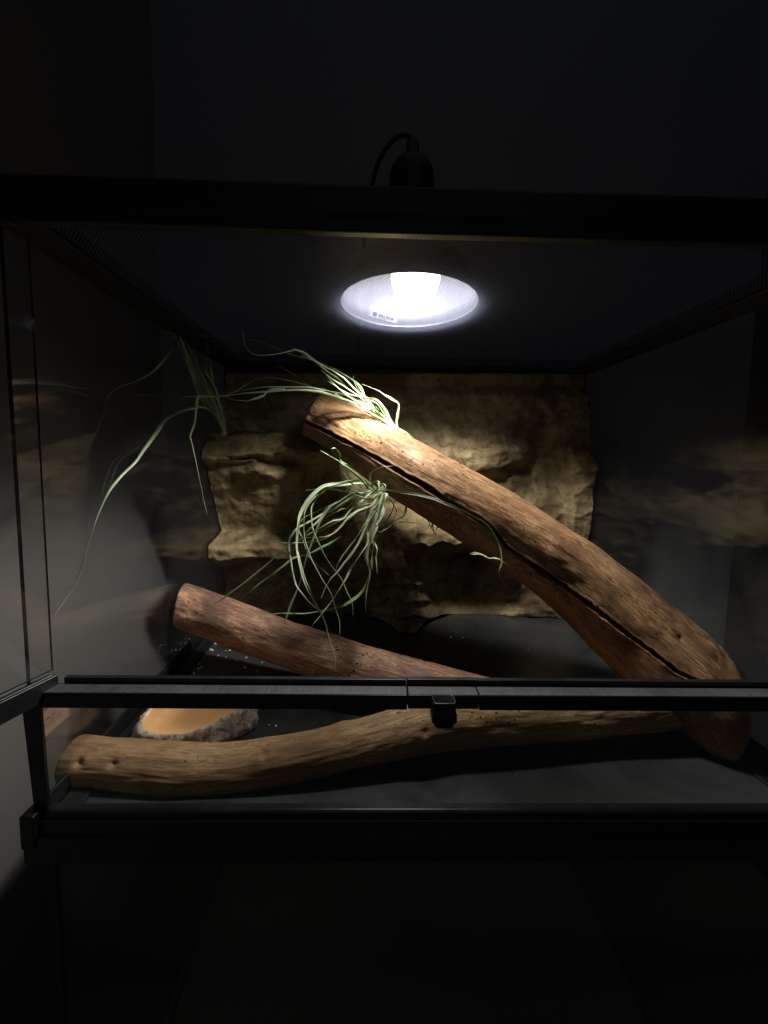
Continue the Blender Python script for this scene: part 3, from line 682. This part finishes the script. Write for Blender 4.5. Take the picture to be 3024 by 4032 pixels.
b2 = P(1493, 1922, .610)
pl2 = thing('air_plant', 'silvery air plant hanging its long curled leaves below the middle of the cracked log', 'plant', tuple(b2), 'air plants')
S2 = [
 ([(1150, 1080), (1100, 1040), (1055, 1018), (940, 1035), (850, 1055), (780, 1110), (715, 1200), (695, 1290), (690, 1400), (705, 1490), (740, 1610), (800, 1740), (850, 1830), (885, 1950), (912, 2050), (908, 2175)], 0.610, 0.470, M_LEAF, .0052),
 ([(1160, 1065), (1080, 1085), (1000, 1085), (860, 1068), (742, 1078)], 0.610, 0.570, M_LEAF, .0036),
 ([(1165, 1080), (1080, 1090), (1010, 1100), (950, 1140), (890, 1170), (830, 1250), (780, 1380), (740, 1500), (700, 1640), (650, 1760), (610, 1880), (570, 2050)], 0.600, 0.520, M_LEAF, .0046),
 ([(1170, 1080), (1100, 1100), (1030, 1110), (960, 1150), (870, 1200), (760, 1260), (680, 1310), (640, 1380), (655, 1480), (680, 1600), (700, 1650), (760, 1720), (830, 1790)], 0.600, 0.510, M_LEAF, .0046),
 ([(1180, 1100), (1100, 1180), (1000, 1220), (920, 1260), (830, 1310), (700, 1370), (600, 1430), (480, 1540), (330, 1660), (180, 1760), (50, 1850)], 0.600, 0.530, M_LEAFG, .0036),
 ([(1190, 1090), (1130, 1160), (1050, 1200), (990, 1240), (920, 1310), (850, 1360), (760, 1380), (600, 1382)], 0.590, 0.540, M_LEAF, .0044),
 ([(1190, 1100), (1160, 1190), (1110, 1260), (1050, 1380), (990, 1470), (920, 1560), (870, 1620), (830, 1710)], 0.590, 0.530, M_LEAF, .0048),
 ([(1200, 1090), (1170, 1180), (1150, 1240), (1120, 1350), (1100, 1450), (1110, 1520), (1118, 1570), (1100, 1640), (1095, 1700), (1090, 1785)], 0.590, 0.530, M_LEAF, .0050),
 ([(1180, 1100), (1110, 1180), (1095, 1280), (1100, 1380), (1060, 1450), (1000, 1540), (960, 1620), (900, 1710), (840, 1790), (775, 1870)], 0.600, 0.500, M_LEAF, .0040),
 ([(1190, 1120), (1150, 1260), (1100, 1400), (1095, 1480), (1120, 1500), (1110, 1580), (1070, 1670), (990, 1730), (900, 1765), (760, 1790), (640, 1790), (540, 1800), (430, 1830)], 0.600, 0.500, M_LEAFG, .0044),
 ([(950, 1345), (860, 1400), (760, 1450), (660, 1480), (560, 1560), (450, 1640), (355, 1725)], 0.570, 0.530, M_LEAFG, .0038),
 ([(1140, 1070), (1110, 1060), (1050, 1000), (980, 940), (920, 900), (825, 843)], 0.600, 0.570, M_LEAFG, .0040),
 ([(1050, 1000), (1000, 950), (950, 910), (935, 860), (915, 835), (890, 833)], 0.590, 0.570, M_LEAFG, .0036),
 ([(1130, 1050), (1115, 1010), (1130, 970), (1180, 945), (1255, 935)], 0.600, 0.570, M_LEAF, .0026),
 ([(1160, 1080), (1120, 1070), (1060, 1060), (1000, 1030), (960, 965)], 0.600, 0.580, M_LEAFG, .0030),
 ([(1190, 1075), (1150, 1140), (1080, 1165), (1042, 1160), (1038, 1125), (1055, 1100)], 0.590, 0.570, M_LEAF, .0036),
 ([(1180, 1085), (1120, 1130), (1060, 1115), (1000, 1085)], 0.600, 0.570, M_LEAFG, .0034),
 ([(1150, 1080), (1180, 1045), (1205, 1050), (1200, 1090), (1180, 1140), (1165, 1200), (1170, 1250), (1140, 1295)], 0.590, 0.555, M_LEAF, .0046),
 ([(1160, 1085), (1130, 1050), (1165, 1030), (1170, 1080), (1150, 1150), (1100, 1180)], 0.590, 0.560, M_LEAF, .0040),
 ([(1140, 1290), (1165, 1318), (1200, 1310), (1255, 1268)], 0.580, 0.570, M_LEAFG, .0030),
 ([(1190, 1100), (1215, 1105), (1200, 1150), (1195, 1200), (1165, 1260), (1150, 1310), (1110, 1420), (1100, 1520)], 0.590, 0.540, M_LEAF, .0044),
 ([(1170, 1060), (1120, 1095), (1060, 1150), (1000, 1195), (960, 1240), (900, 1255), (820, 1300), (745, 1340)], 0.600, 0.540, M_LEAF, .0038),
 ([(1175, 1070), (1100, 1105), (1040, 1090), (990, 1110), (930, 1150), (880, 1180), (840, 1230), (790, 1280), (700, 1370), (640, 1420)], 0.600, 0.540, M_LEAF, .0036),
]
for pts, a, b_, mt, w in S2: blade(c4(pts, a, b_), pl2, mt, w, n=max(40, len(pts)*9), twist=1.3)
for pts in ([(1515, 1928, .60), (1650, 1950, .57), (1750, 1980, .55), (1850, 2025, .53), (1920, 2070, .515), (1965, 2140, .505), (1975, 2210, .50), (1966, 2262, .50), (1998, 2314, .50)],
            [(1850, 2180, .56), (1890, 2182, .54), (1925, 2198, .52), (1960, 2200, .505), (2002, 2226, .50)]):
    blade(pts, pl2, M_LEAF, .0030, n=60, twist=0.5)
dk = [[(1530, 1960, .72), (1560, 2010, .76), (1545, 2050, .78), (1510, 2130, .80)], [(1560, 1955, .73), (1540, 2020, .76), (1500, 2080, .78)],
      [(1600, 1985, .74), (1590, 2030, .77), (1540, 2060, .78), (1490, 2110, .79)], [(1570, 2055, .78), (1640, 2060, .78), (1700, 2075, .77), (1760, 2090, .76)],
      [(1680, 2040, .76), (1700, 2080, .78), (1716, 2112, .79)], [(1700, 2055, .76), (1708, 2085, .78), (1722, 2112, .79)], [(1725, 2070, .77), (1716, 2090, .78), (1712, 2112, .79)]]
for pts in dk: blade(pts, pl2, M_LEAFG, .0028, n=30, twist=0.6)
for k in range(9):
    pts, a_, b_, mt, w = S2[rnd.choice((0, 2, 3, 5, 6, 7, 8, 20, 21))]
    dx, dy, sc_ = rnd.uniform(-34, 34), rnd.uniform(-20, 20), rnd.uniform(.62, .95)
    q = [(1185+(x-1185)*(sc_*i/len(pts)+1*(1-i/len(pts)))+dx*i/len(pts)*1.5, 1090+(y-1090)*sc_+dy*i/len(pts)) for i, (x, y) in enumerate(pts)]
    blade(c4(q, a_+.01, b_+rnd.uniform(-.02, .04)), pl2, rnd.choice((M_LEAF, M_LEAF, M_LEAFG, M_LEAFD)), .0026, n=50, twist=1.2)
# stubby core
def tuft(px, py, Y, r, parent, mat):
    V = []; F = []; c = P(px, py, Y); n, m_ = 14, 10
    for i in range(m_+1):
        ph = math.pi*i/m_
        for k in range(n):
            t = 2*math.pi*k/n; rr = r*(1+0.35*nz(math.cos(t)*3+px, math.sin(t)*3, ph*2, 2))
            V.append(c+np.array([rr*math.sin(ph)*math.cos(t), rr*math.sin(ph)*math.sin(t), rr*1.1*math.cos(ph)]))
    for i in range(m_):
        for k in range(n): a = i*n+k; b_ = i*n+(k+1) % n; F.append((a, a+n, b_+n, b_))
    return mesh_obj('root_base', V, F, mat, parent, True)
tuft(1505, 1930, .615, .008, pl2, M_LEAFG)

pl1 = thing('air_plant', 'green air plant behind the upper end of the cracked log, leaves swept to the left', 'plant', tuple(P(1580, 1700, .70)), 'air plants')
S1 = [
 ([(1370, 775), (1330, 745), (1270, 715), (1200, 660), (1130, 600), (1050, 555), (960, 520), (870, 500), (780, 480), (650, 476), (500, 478), (400, 492), (300, 515), (230, 535)], 0.680, 0.680, M_LEAF, .0038),
 ([(1250, 700), (1150, 640), (1040, 580), (900, 530), (820, 508), (700, 495), (560, 500), (450, 507), (350, 518), (270, 530), (160, 533), (60, 535), (0, 552)], 0.680, 0.680, M_LEAF, .0042),
 ([(1200, 670), (1100, 600), (960, 545), (860, 512), (760, 470), (650, 440), (530, 422), (440, 440), (370, 480), (290, 520), (220, 510), (170, 470)], 0.690, 0.700, M_LEAFG, .0034),
 ([(1240, 700), (1160, 640), (1080, 560), (1000, 500), (930, 430), (870, 390), (800, 330), (730, 280), (690, 264), (660, 265), (590, 285), (520, 295), (440, 285), (390, 230), (375, 130)], 0.690, 0.660, M_LEAF, .0040),
 ([(1240, 700), (1160, 620), (1100, 560), (1060, 470), (960, 400), (850, 345), (740, 310), (640, 280), (540, 240), (430, 200), (200, 182), (30, 178)], 0.690, 0.710, M_LEAFG, .0030),
 ([(1230, 690), (1170, 640), (1110, 570), (1040, 500), (960, 420), (860, 360), (780, 320), (720, 290)], 0.690, 0.660, M_LEAF, .0042),
 ([(1240, 700), (1150, 620), (1080, 580), (1000, 535), (930, 480), (880, 430), (830, 360), (790, 330)], 0.680, 0.660, M_LEAFG, .0038),
 ([(1275, 720), (1272, 680), (1280, 630), (1285, 580), (1250, 550), (1200, 525), (1180, 510), (1120, 480), (1070, 460)], 0.690, 0.650, M_LEAF, .0040),
 ([(1240, 700), (1200, 630), (1150, 570), (1080, 530), (1040, 480), (1022, 440), (1020, 408)], 0.690, 0.670, M_LEAFG, .0034),
 ([(1260, 715), (1180, 665), (1090, 620), (1000, 570), (900, 510), (830, 495), (760, 470), (700, 420), (620, 375), (560, 345)], 0.690, 0.680, M_LEAFG, .0026),
 ([(620, 490), (540, 490), (490, 530), (420, 555), (340, 555), (280, 535)], 0.680, 0.680, M_LEAF, .0040),
 ([(1290, 730), (1230, 660), (1200, 600), (1150, 550), (1100, 540), (1040, 530), (960, 500), (870, 440)], 0.690, 0.670, M_LEAF, .0034),
 ([(1290, 730), (1250, 690), (1180, 640), (1130, 570), (1090, 540), (1060, 490), (1030, 450)], 0.690, 0.660, M_LEAFG, .0030),
 ([(1300, 735), (1220, 690), (1140, 640), (1060, 600), (980, 555), (900, 528), (830, 515)], 0.680, 0.670, M_LEAF, .0044),
 ([(1310, 740), (1240, 700), (1180, 660), (1110, 625), (1030, 580), (940, 540), (860, 518)], 0.680, 0.670, M_LEAFG, .0040),
 ([(1290, 735), (1200, 680), (1130, 620), (1080, 600), (1000, 560), (900, 520), (840, 480)], 0.695, 0.680, M_LEAF, .0034),
 ([(1275, 725), (1230, 660), (1160, 600), (1120, 560), (1070, 535), (960, 470), (880, 420), (830, 380)], 0.695, 0.670, M_LEAF, .0034),
]
for pts, a, b_, mt, w in S1: blade(c4(pts, a, b_), pl1, mt, w, n=max(40, len(pts)*8), twist=0.9)
blade([(900, 1560, .72), (800, 1562, .715), (778, 1566, .71), (772, 1620, .71), (765, 1670, .70), (748, 1740-22, .70), (749, 1716, .70), (768, 1800, .69), (784, 1880, .685), (800, 1960, .68), (817, 2026, .675)], pl1, M_LEAF, .0034, n=70, twist=0.8)
tuft(1575, 1715, .705, .008, pl1, M_LEAFG)

pl3 = thing('air_plant', 'dim air plant standing on the left end of the rock relief', 'plant', tuple(P(882, 1692, .810)), 'air plants')
S3 = [
 ([(1388, 1900), (1370, 1750), (1300, 1600), (1200, 1400), (1100, 1200), (1000, 1030), (940, 960), (850, 860), (760, 780), (705, 755), (700, 700), (720, 620), (725, 500), (690, 330), (650, 170), (540, 100)], .81, .60, .0030),
 ([(1388, 1900), (1330, 1780), (1240, 1560), (1130, 1380), (1030, 1150), (900, 960), (780, 820), (640, 700), (540, 600), (400, 540), (280, 450), (150, 370)], .81, .56, .0030),
 ([(1388, 1900), (1340, 1780), (1250, 1560), (1120, 1360), (1010, 1130), (880, 960), (720, 800), (560, 700), (330, 590), (200, 480), (50, 370)], .81, .55, .0026),
 ([(1388, 1900), (1280, 1700), (1150, 1500), (1060, 1300), (1010, 1120), (965, 1010), (925, 1060), (890, 1130), (830, 1220), (720, 1330), (590, 1410), (450, 1460), (330, 1525), (290, 1600), (260, 1720), (225, 1820), (140, 1990)], .80, .50, .0040),
 ([(1388, 1900), (1250, 1640), (1120, 1400), (1040, 1200), (960, 1000), (890, 900), (830, 760), (800, 640)], .81, .70, .0022),
 ([(1240, 1140), (1190, 1010), (1120, 880), (1030, 740)], .76, .72, .0022),
 ([(1390, 1900), (1290, 1600), (1230, 1480), (1200, 1380), (1225, 1270)], .80, .72, .0036),
 ([(1388, 1900), (1370, 1820), (1300, 1720), (1230, 1640), (1160, 1560), (1120, 1450), (1060, 1400), (1030, 1370)], .81, .74, .0026),
 ([(1390, 1900), (1390, 1700), (1370, 1560), (1330, 1500), (1240, 1400), (1150, 1250), (1080, 1130)], .81, .76, .0026),
 ([(1388, 1900), (1310, 1760), (1200, 1640), (1130, 1520), (1080, 1380), (1020, 1240), (930, 1010), (860, 970), (700, 920)], .81, .66, .0026),
]
for pts, a, b_, w in S3: blade(c8(pts, a, b_), pl3, M_LEAFG, w, n=max(36, len(pts)*7), twist=0.8)
for k in range(12):
    tx, ty = rnd.uniform(950, 1230), rnd.uniform(1000, 1330)
    pts = [(1388, 1900), (1388-(1388-tx)*.3+rnd.uniform(-30, 30), 1900-(1900-ty)*.33), (1388-(1388-tx)*.66+rnd.uniform(-40, 40), 1900-(1900-ty)*.68), (tx, ty)]
    blade(c8(pts, .81, rnd.uniform(.68, .8)), pl3, M_LEAFG, .0026, n=26, twist=0.6)
blade([(884, 1700, .81), (850, 1630, .79), (800, 1602, .77), (762, 1606, .76), (700, 1625, .72), (655, 1652, .68), (612, 1710, .63), (565, 1775, .58), (530, 1820, .55), (470, 1880, .525), (428, 1935, .51), (395, 2000, .50),
       (365, 2080, .485), (338, 2170, .475), (318, 2245, .468), (300, 2295, .462), (262, 2350, .452), (222, 2408, .44), (212, 2424, .436)], pl3, M_LEAF, .0046, n=110, twist=0.9)
tuft(882, 1702, .815, .006, pl3, M_LEAFG)

# ------------------------------------------------------------------ dome lamp on the mesh
yf_, yb_ = PZ(1615, 1303, MZ)[1], PZ(1615, 1100, MZ)[1]; LY = (yf_+yb_)/2; R0 = .0975; LX = (PZ(1347, 1202, MZ)[0]+PZ(1883, 1202, MZ)[0])/2
print('lamp', LX, LY, R0)
lamp = thing('dome_lamp', 'round dome lamp lit over the mesh lid, black socket rising above the frame', 'lamp', (LX, LY, MZ))
def lathe(prof, n=96, cx=LX, cy_=LY):
    V = []; F = []
    for r, z in prof:
        for k in range(n): t = 2*math.pi*k/n; V.append((cx+r*math.cos(t), cy_+r*math.sin(t), z))
    for i in range(len(prof)-1):
        for k in range(n): a = i*n+k; b_ = i*n+(k+1) % n; F.append((a, b_, b_+n, a+n))
    return V, F
outer = [(R0+.0012, MZ+.007), (R0+.0015, MZ+.010), (R0-.0005, MZ+.014), (.0945, MZ+.026), (.087, MZ+.046), (.072, MZ+.066), (.052, MZ+.080), (.040, MZ+.087), (.036, MZ+.093)]  # rim lifted off the mesh so leaked light makes the bloom-like halo
inner = [(R0, MZ+.007), (R0, MZ+.010), (R0-.003, MZ+.012), (.093, MZ+.026), (.0855, MZ+.046), (.0705, MZ+.065), (.051, MZ+.079), (.032, MZ+.085), (.0, MZ+.086)]
V, F = lathe(outer); mesh_obj('lamp_shade', V, F, M_BLACK, lamp, True)
V, F = lathe(inner); mesh_obj('reflector', V, [f[::-1] for f in F], M_REFL, lamp, True)
V, F = lathe([(.0001, MZ+.091), (.031, MZ+.092), (.0325, MZ+.105), (.0322, MZ+.174), (.0300, MZ+.187), (.024, MZ+.197), (.015, MZ+.203), (.0095, MZ+.206), (.0090, MZ+.224), (.0070, MZ+.228), (.0001, MZ+.229)], 48)
mesh_obj('socket', V, F, M_BLACK, lamp, True)
cp = catmull([(LX, LY, MZ+.222), (LX-.004, LY, MZ+.233), (LX-.022, LY+.002, MZ+.233), (LX-.042, LY+.005, MZ+.212), (LX-.054, LY+.01, MZ+.182), (LX-.062, LY+.02, MZ+.14), (LX-.067, LY+.05, MZ+.10), (LX-.072, LY+.12, MZ+.06), (LX-.08, LY+.22, MZ+.045), (LX-.085, LY+.29, MZ+.046), (LX-.09, LY+.385, MZ-.02), (LX-.10, LY+.40, -.3)], 120)
V = []; F = []
for i, p in enumerate(cp):
    T = cp[min(i+1, 119)]-cp[max(i-1, 0)]; T /= np.linalg.norm(T); e1 = np.cross(T, [0.3, 1, 0.1]); e1 /= np.linalg.norm(e1); e2 = np.cross(T, e1)
    for k in range(10): t = 2*math.pi*k/10; V.append(p+0.0033*(math.cos(t)*e1+math.sin(t)*e2))
for i in range(119):
    for k in range(10): a = i*10+k; b_ = i*10+(k+1) % 10; F.append((a, b_, b_+10, a+10))
mesh_obj('cord', V, F, M_BLACK, lamp, True)
# reflector bulb: tapered body, glowing face
BZ = MZ+0.009; BX, BY = LX+.008, LY-.010
V, F = lathe([(.0001, BZ-.0035), (.006, BZ-.0030), (.0135, BZ-.0008)], 48, BX, BY)
mesh_obj('bulb_face', V, F, M_BULB, lamp, True)
gp = [(.0345*math.sin(math.radians(a)), BZ+.031-.0345*math.cos(math.radians(a))) for a in range(24, 166, 8)]
V, F = lathe(gp+[(.0125, BZ+.070), (.0125, BZ+.074)], 48, BX, BY)
mesh_obj('bulb_neck', V, F, M_NECK, lamp, True)
# sticker on the inside of the reflector
def on_refl(px, py, inset):
    d = FW + RT*((px-CX)/F_PX) + UP*((CY-py)/F_PX)
    for t in np.arange(0.3, 1.2, 0.0005):
        q = np.array([0, 0, CAM_Z])+d*t
        if q[2] < MZ+.002: continue
        r = math.hypot(q[0]-LX, q[1]-LY); zz = q[2]
        rr = np.interp(zz, [z for _, z in inner], [r_ for r_, _ in inner])
        if r > rr-inset and q[1] > LY-.05: return q
    return q
cs = [(1462, 1218), (1566, 1248), (1562, 1274), (1458, 1245)]
def quadgrid(cs, inset, nx=8, ny=3):
    V = []; F = []
    for j in range(ny+1):
        for i in range(nx+1):
            u, v_ = i/nx, j/ny
            a = np.array(cs[0])*(1-u)+np.array(cs[1])*u; b_ = np.array(cs[3])*(1-u)+np.array(cs[2])*u; p = a*(1-v_)+b_*v_
            V.append(on_refl(p[0], p[1], inset))
    for j in range(ny):
        for i in range(nx): a = j*(nx+1)+i; F.append((a, a+1, a+nx+2, a+nx+1))
    return V, F
V, F = quadgrid(cs, .0012); st = mesh_obj('warning_sticker', V, F, M_WHITE, lamp)
vv = []; ff = []
for (u0, u1, w0, w1) in ((.08, .24, .2, .8), (.30, .36, .35, .7), (.38, .46, .3, .65), (.48, .54, .4, .75), (.58, .66, .35, .7), (.68, .73, .3, .7), (.76, .86, .4, .7), (.30, .60, .8, .86)):
    def at(u, w):
        a = np.array(cs[0])*(1-u)+np.array(cs[1])*u; b_ = np.array(cs[3])*(1-u)+np.array(cs[2])*u; return a*(1-w)+b_*w
    V, F = quadgrid([at(u0, w0), at(u1, w0), at(u1, w1), at(u0, w1)], .0022, 2, 1); i = len(vv); vv += V; ff += [tuple(i+k for k in f) for f in F]
mesh_obj('sticker_print', vv, ff, M_INK, st)
# the light the bulb throws
ld = bpy.data.lights.new('bulb_beam', 'SPOT'); ld.energy = LAMP_POWER; ld.color = (1.0, 0.97, 0.93); ld.spot_size = math.radians(143); ld.spot_blend = 0.36; ld.shadow_soft_size = 0.026
ld.use_nodes = True; nt = ld.node_tree                       # wide flood beam: the reflector throws more light outwards than straight down
em = [n for n in nt.nodes if n.type == 'EMISSION'][0]; tc = N(nt, 'ShaderNodeTexCoord'); sx = N(nt, 'ShaderNodeSeparateXYZ'); L(nt, tc.outputs['Normal'], sx.inputs[0])
mr = N(nt, 'ShaderNodeMapRange', interpolation_type='SMOOTHSTEP'); L(nt, math_n(nt, 'ABSOLUTE', sx.outputs[2]), mr.inputs[0])
for k, v_ in ((1, 0.985), (2, 0.74), (3, 0.78), (4, 2.8)): mr.inputs[k].default_value = v_
mq = N(nt, 'ShaderNodeMapRange', interpolation_type='SMOOTHSTEP'); L(nt, math_n(nt, 'ABSOLUTE', sx.outputs[2]), mq.inputs[0])
for k, v_ in ((1, 0.66), (2, 0.36), (3, 1.0), (4, 0.36)): mq.inputs[k].default_value = v_
L(nt, math_n(nt, 'MULTIPLY', mr.outputs[0], mq.outputs[0]), em.inputs['Strength'])
lo = bpy.data.objects.new('bulb_beam', ld); C.objects.link(lo); lo.parent = lamp; lo.location = (BX-LX, BY-LY, BZ-.011-MZ)

# ------------------------------------------------------------------ crumbs on the floor
crumbs = [(842, 2535, 1.5), (836, 2563, 1.2), (858, 2585, 1.3), (905, 2563, 1.0), (888, 2592, 1.0), (965, 2632, 1.6), (1014, 2645, 1.0), (878, 2534, .7), (912, 2542, .8), (555, 2533, .7), (792, 2518, .7), (735, 2518, 1.2),
          (770, 2590, .7), (800, 2555, .6), (930, 2600, .6), (982, 2560, .6), (1775, 2512, 1.3), (1822, 2512, .8), (1740, 2498, .7), (1690, 2515, .7), (1795, 2490, .6), (2080, 2560, .6), (1086, 2860, .8), (1060, 2856, .6), (700, 2560, .6), (955, 2530, .6)]
for _ in range(22): crumbs.append((rnd.uniform(760, 1080), rnd.uniform(2515, 2655), rnd.choice((.5, .6, .8, 1.0))))
for k, (px, py, sc) in enumerate(crumbs):
    q = PZ(px, py, 0.0)
    if q[0] < xl(q[1])+.028: q[0] = xl(q[1])+.03
    r = 0.0018*sc; V = []; F = []
    for i in range(5):
        ph = math.pi*i/4
        for j in range(6):
            t = 2*math.pi*j/6; rr = r*(1+.5*nz(math.cos(t)*2+k, math.sin(t)*2, ph, 2))
            V.append((q[0]+rr*math.sin(ph)*math.cos(t)*1.2, q[1]+rr*math.sin(ph)*math.sin(t), max(0.0003, q[2]+r*.7+rr*.7*math.cos(ph))))
    for i in range(4):
        for j in range(6): a = i*6+j; b_ = i*6+(j+1) % 6; F.append((a, a+6, b_+6, b_))
    o = mesh_obj('crumb', V, F, M_CRUMB, None)
    lb = ('tiny white crumb on the dark floor behind the middle of the raised branch arm' if px > 1500 else
          'tiny white crumb on the dark floor right of the water dish' if py > 2700 else
          'tiny white crumb on the dark floor left of the raised branch arm near its end' )
    tag(o, lb, 'crumb', 'white crumbs on the terrarium floor, ' + ('back' if px > 1500 else 'dish side' if py > 2700 else 'left side'))
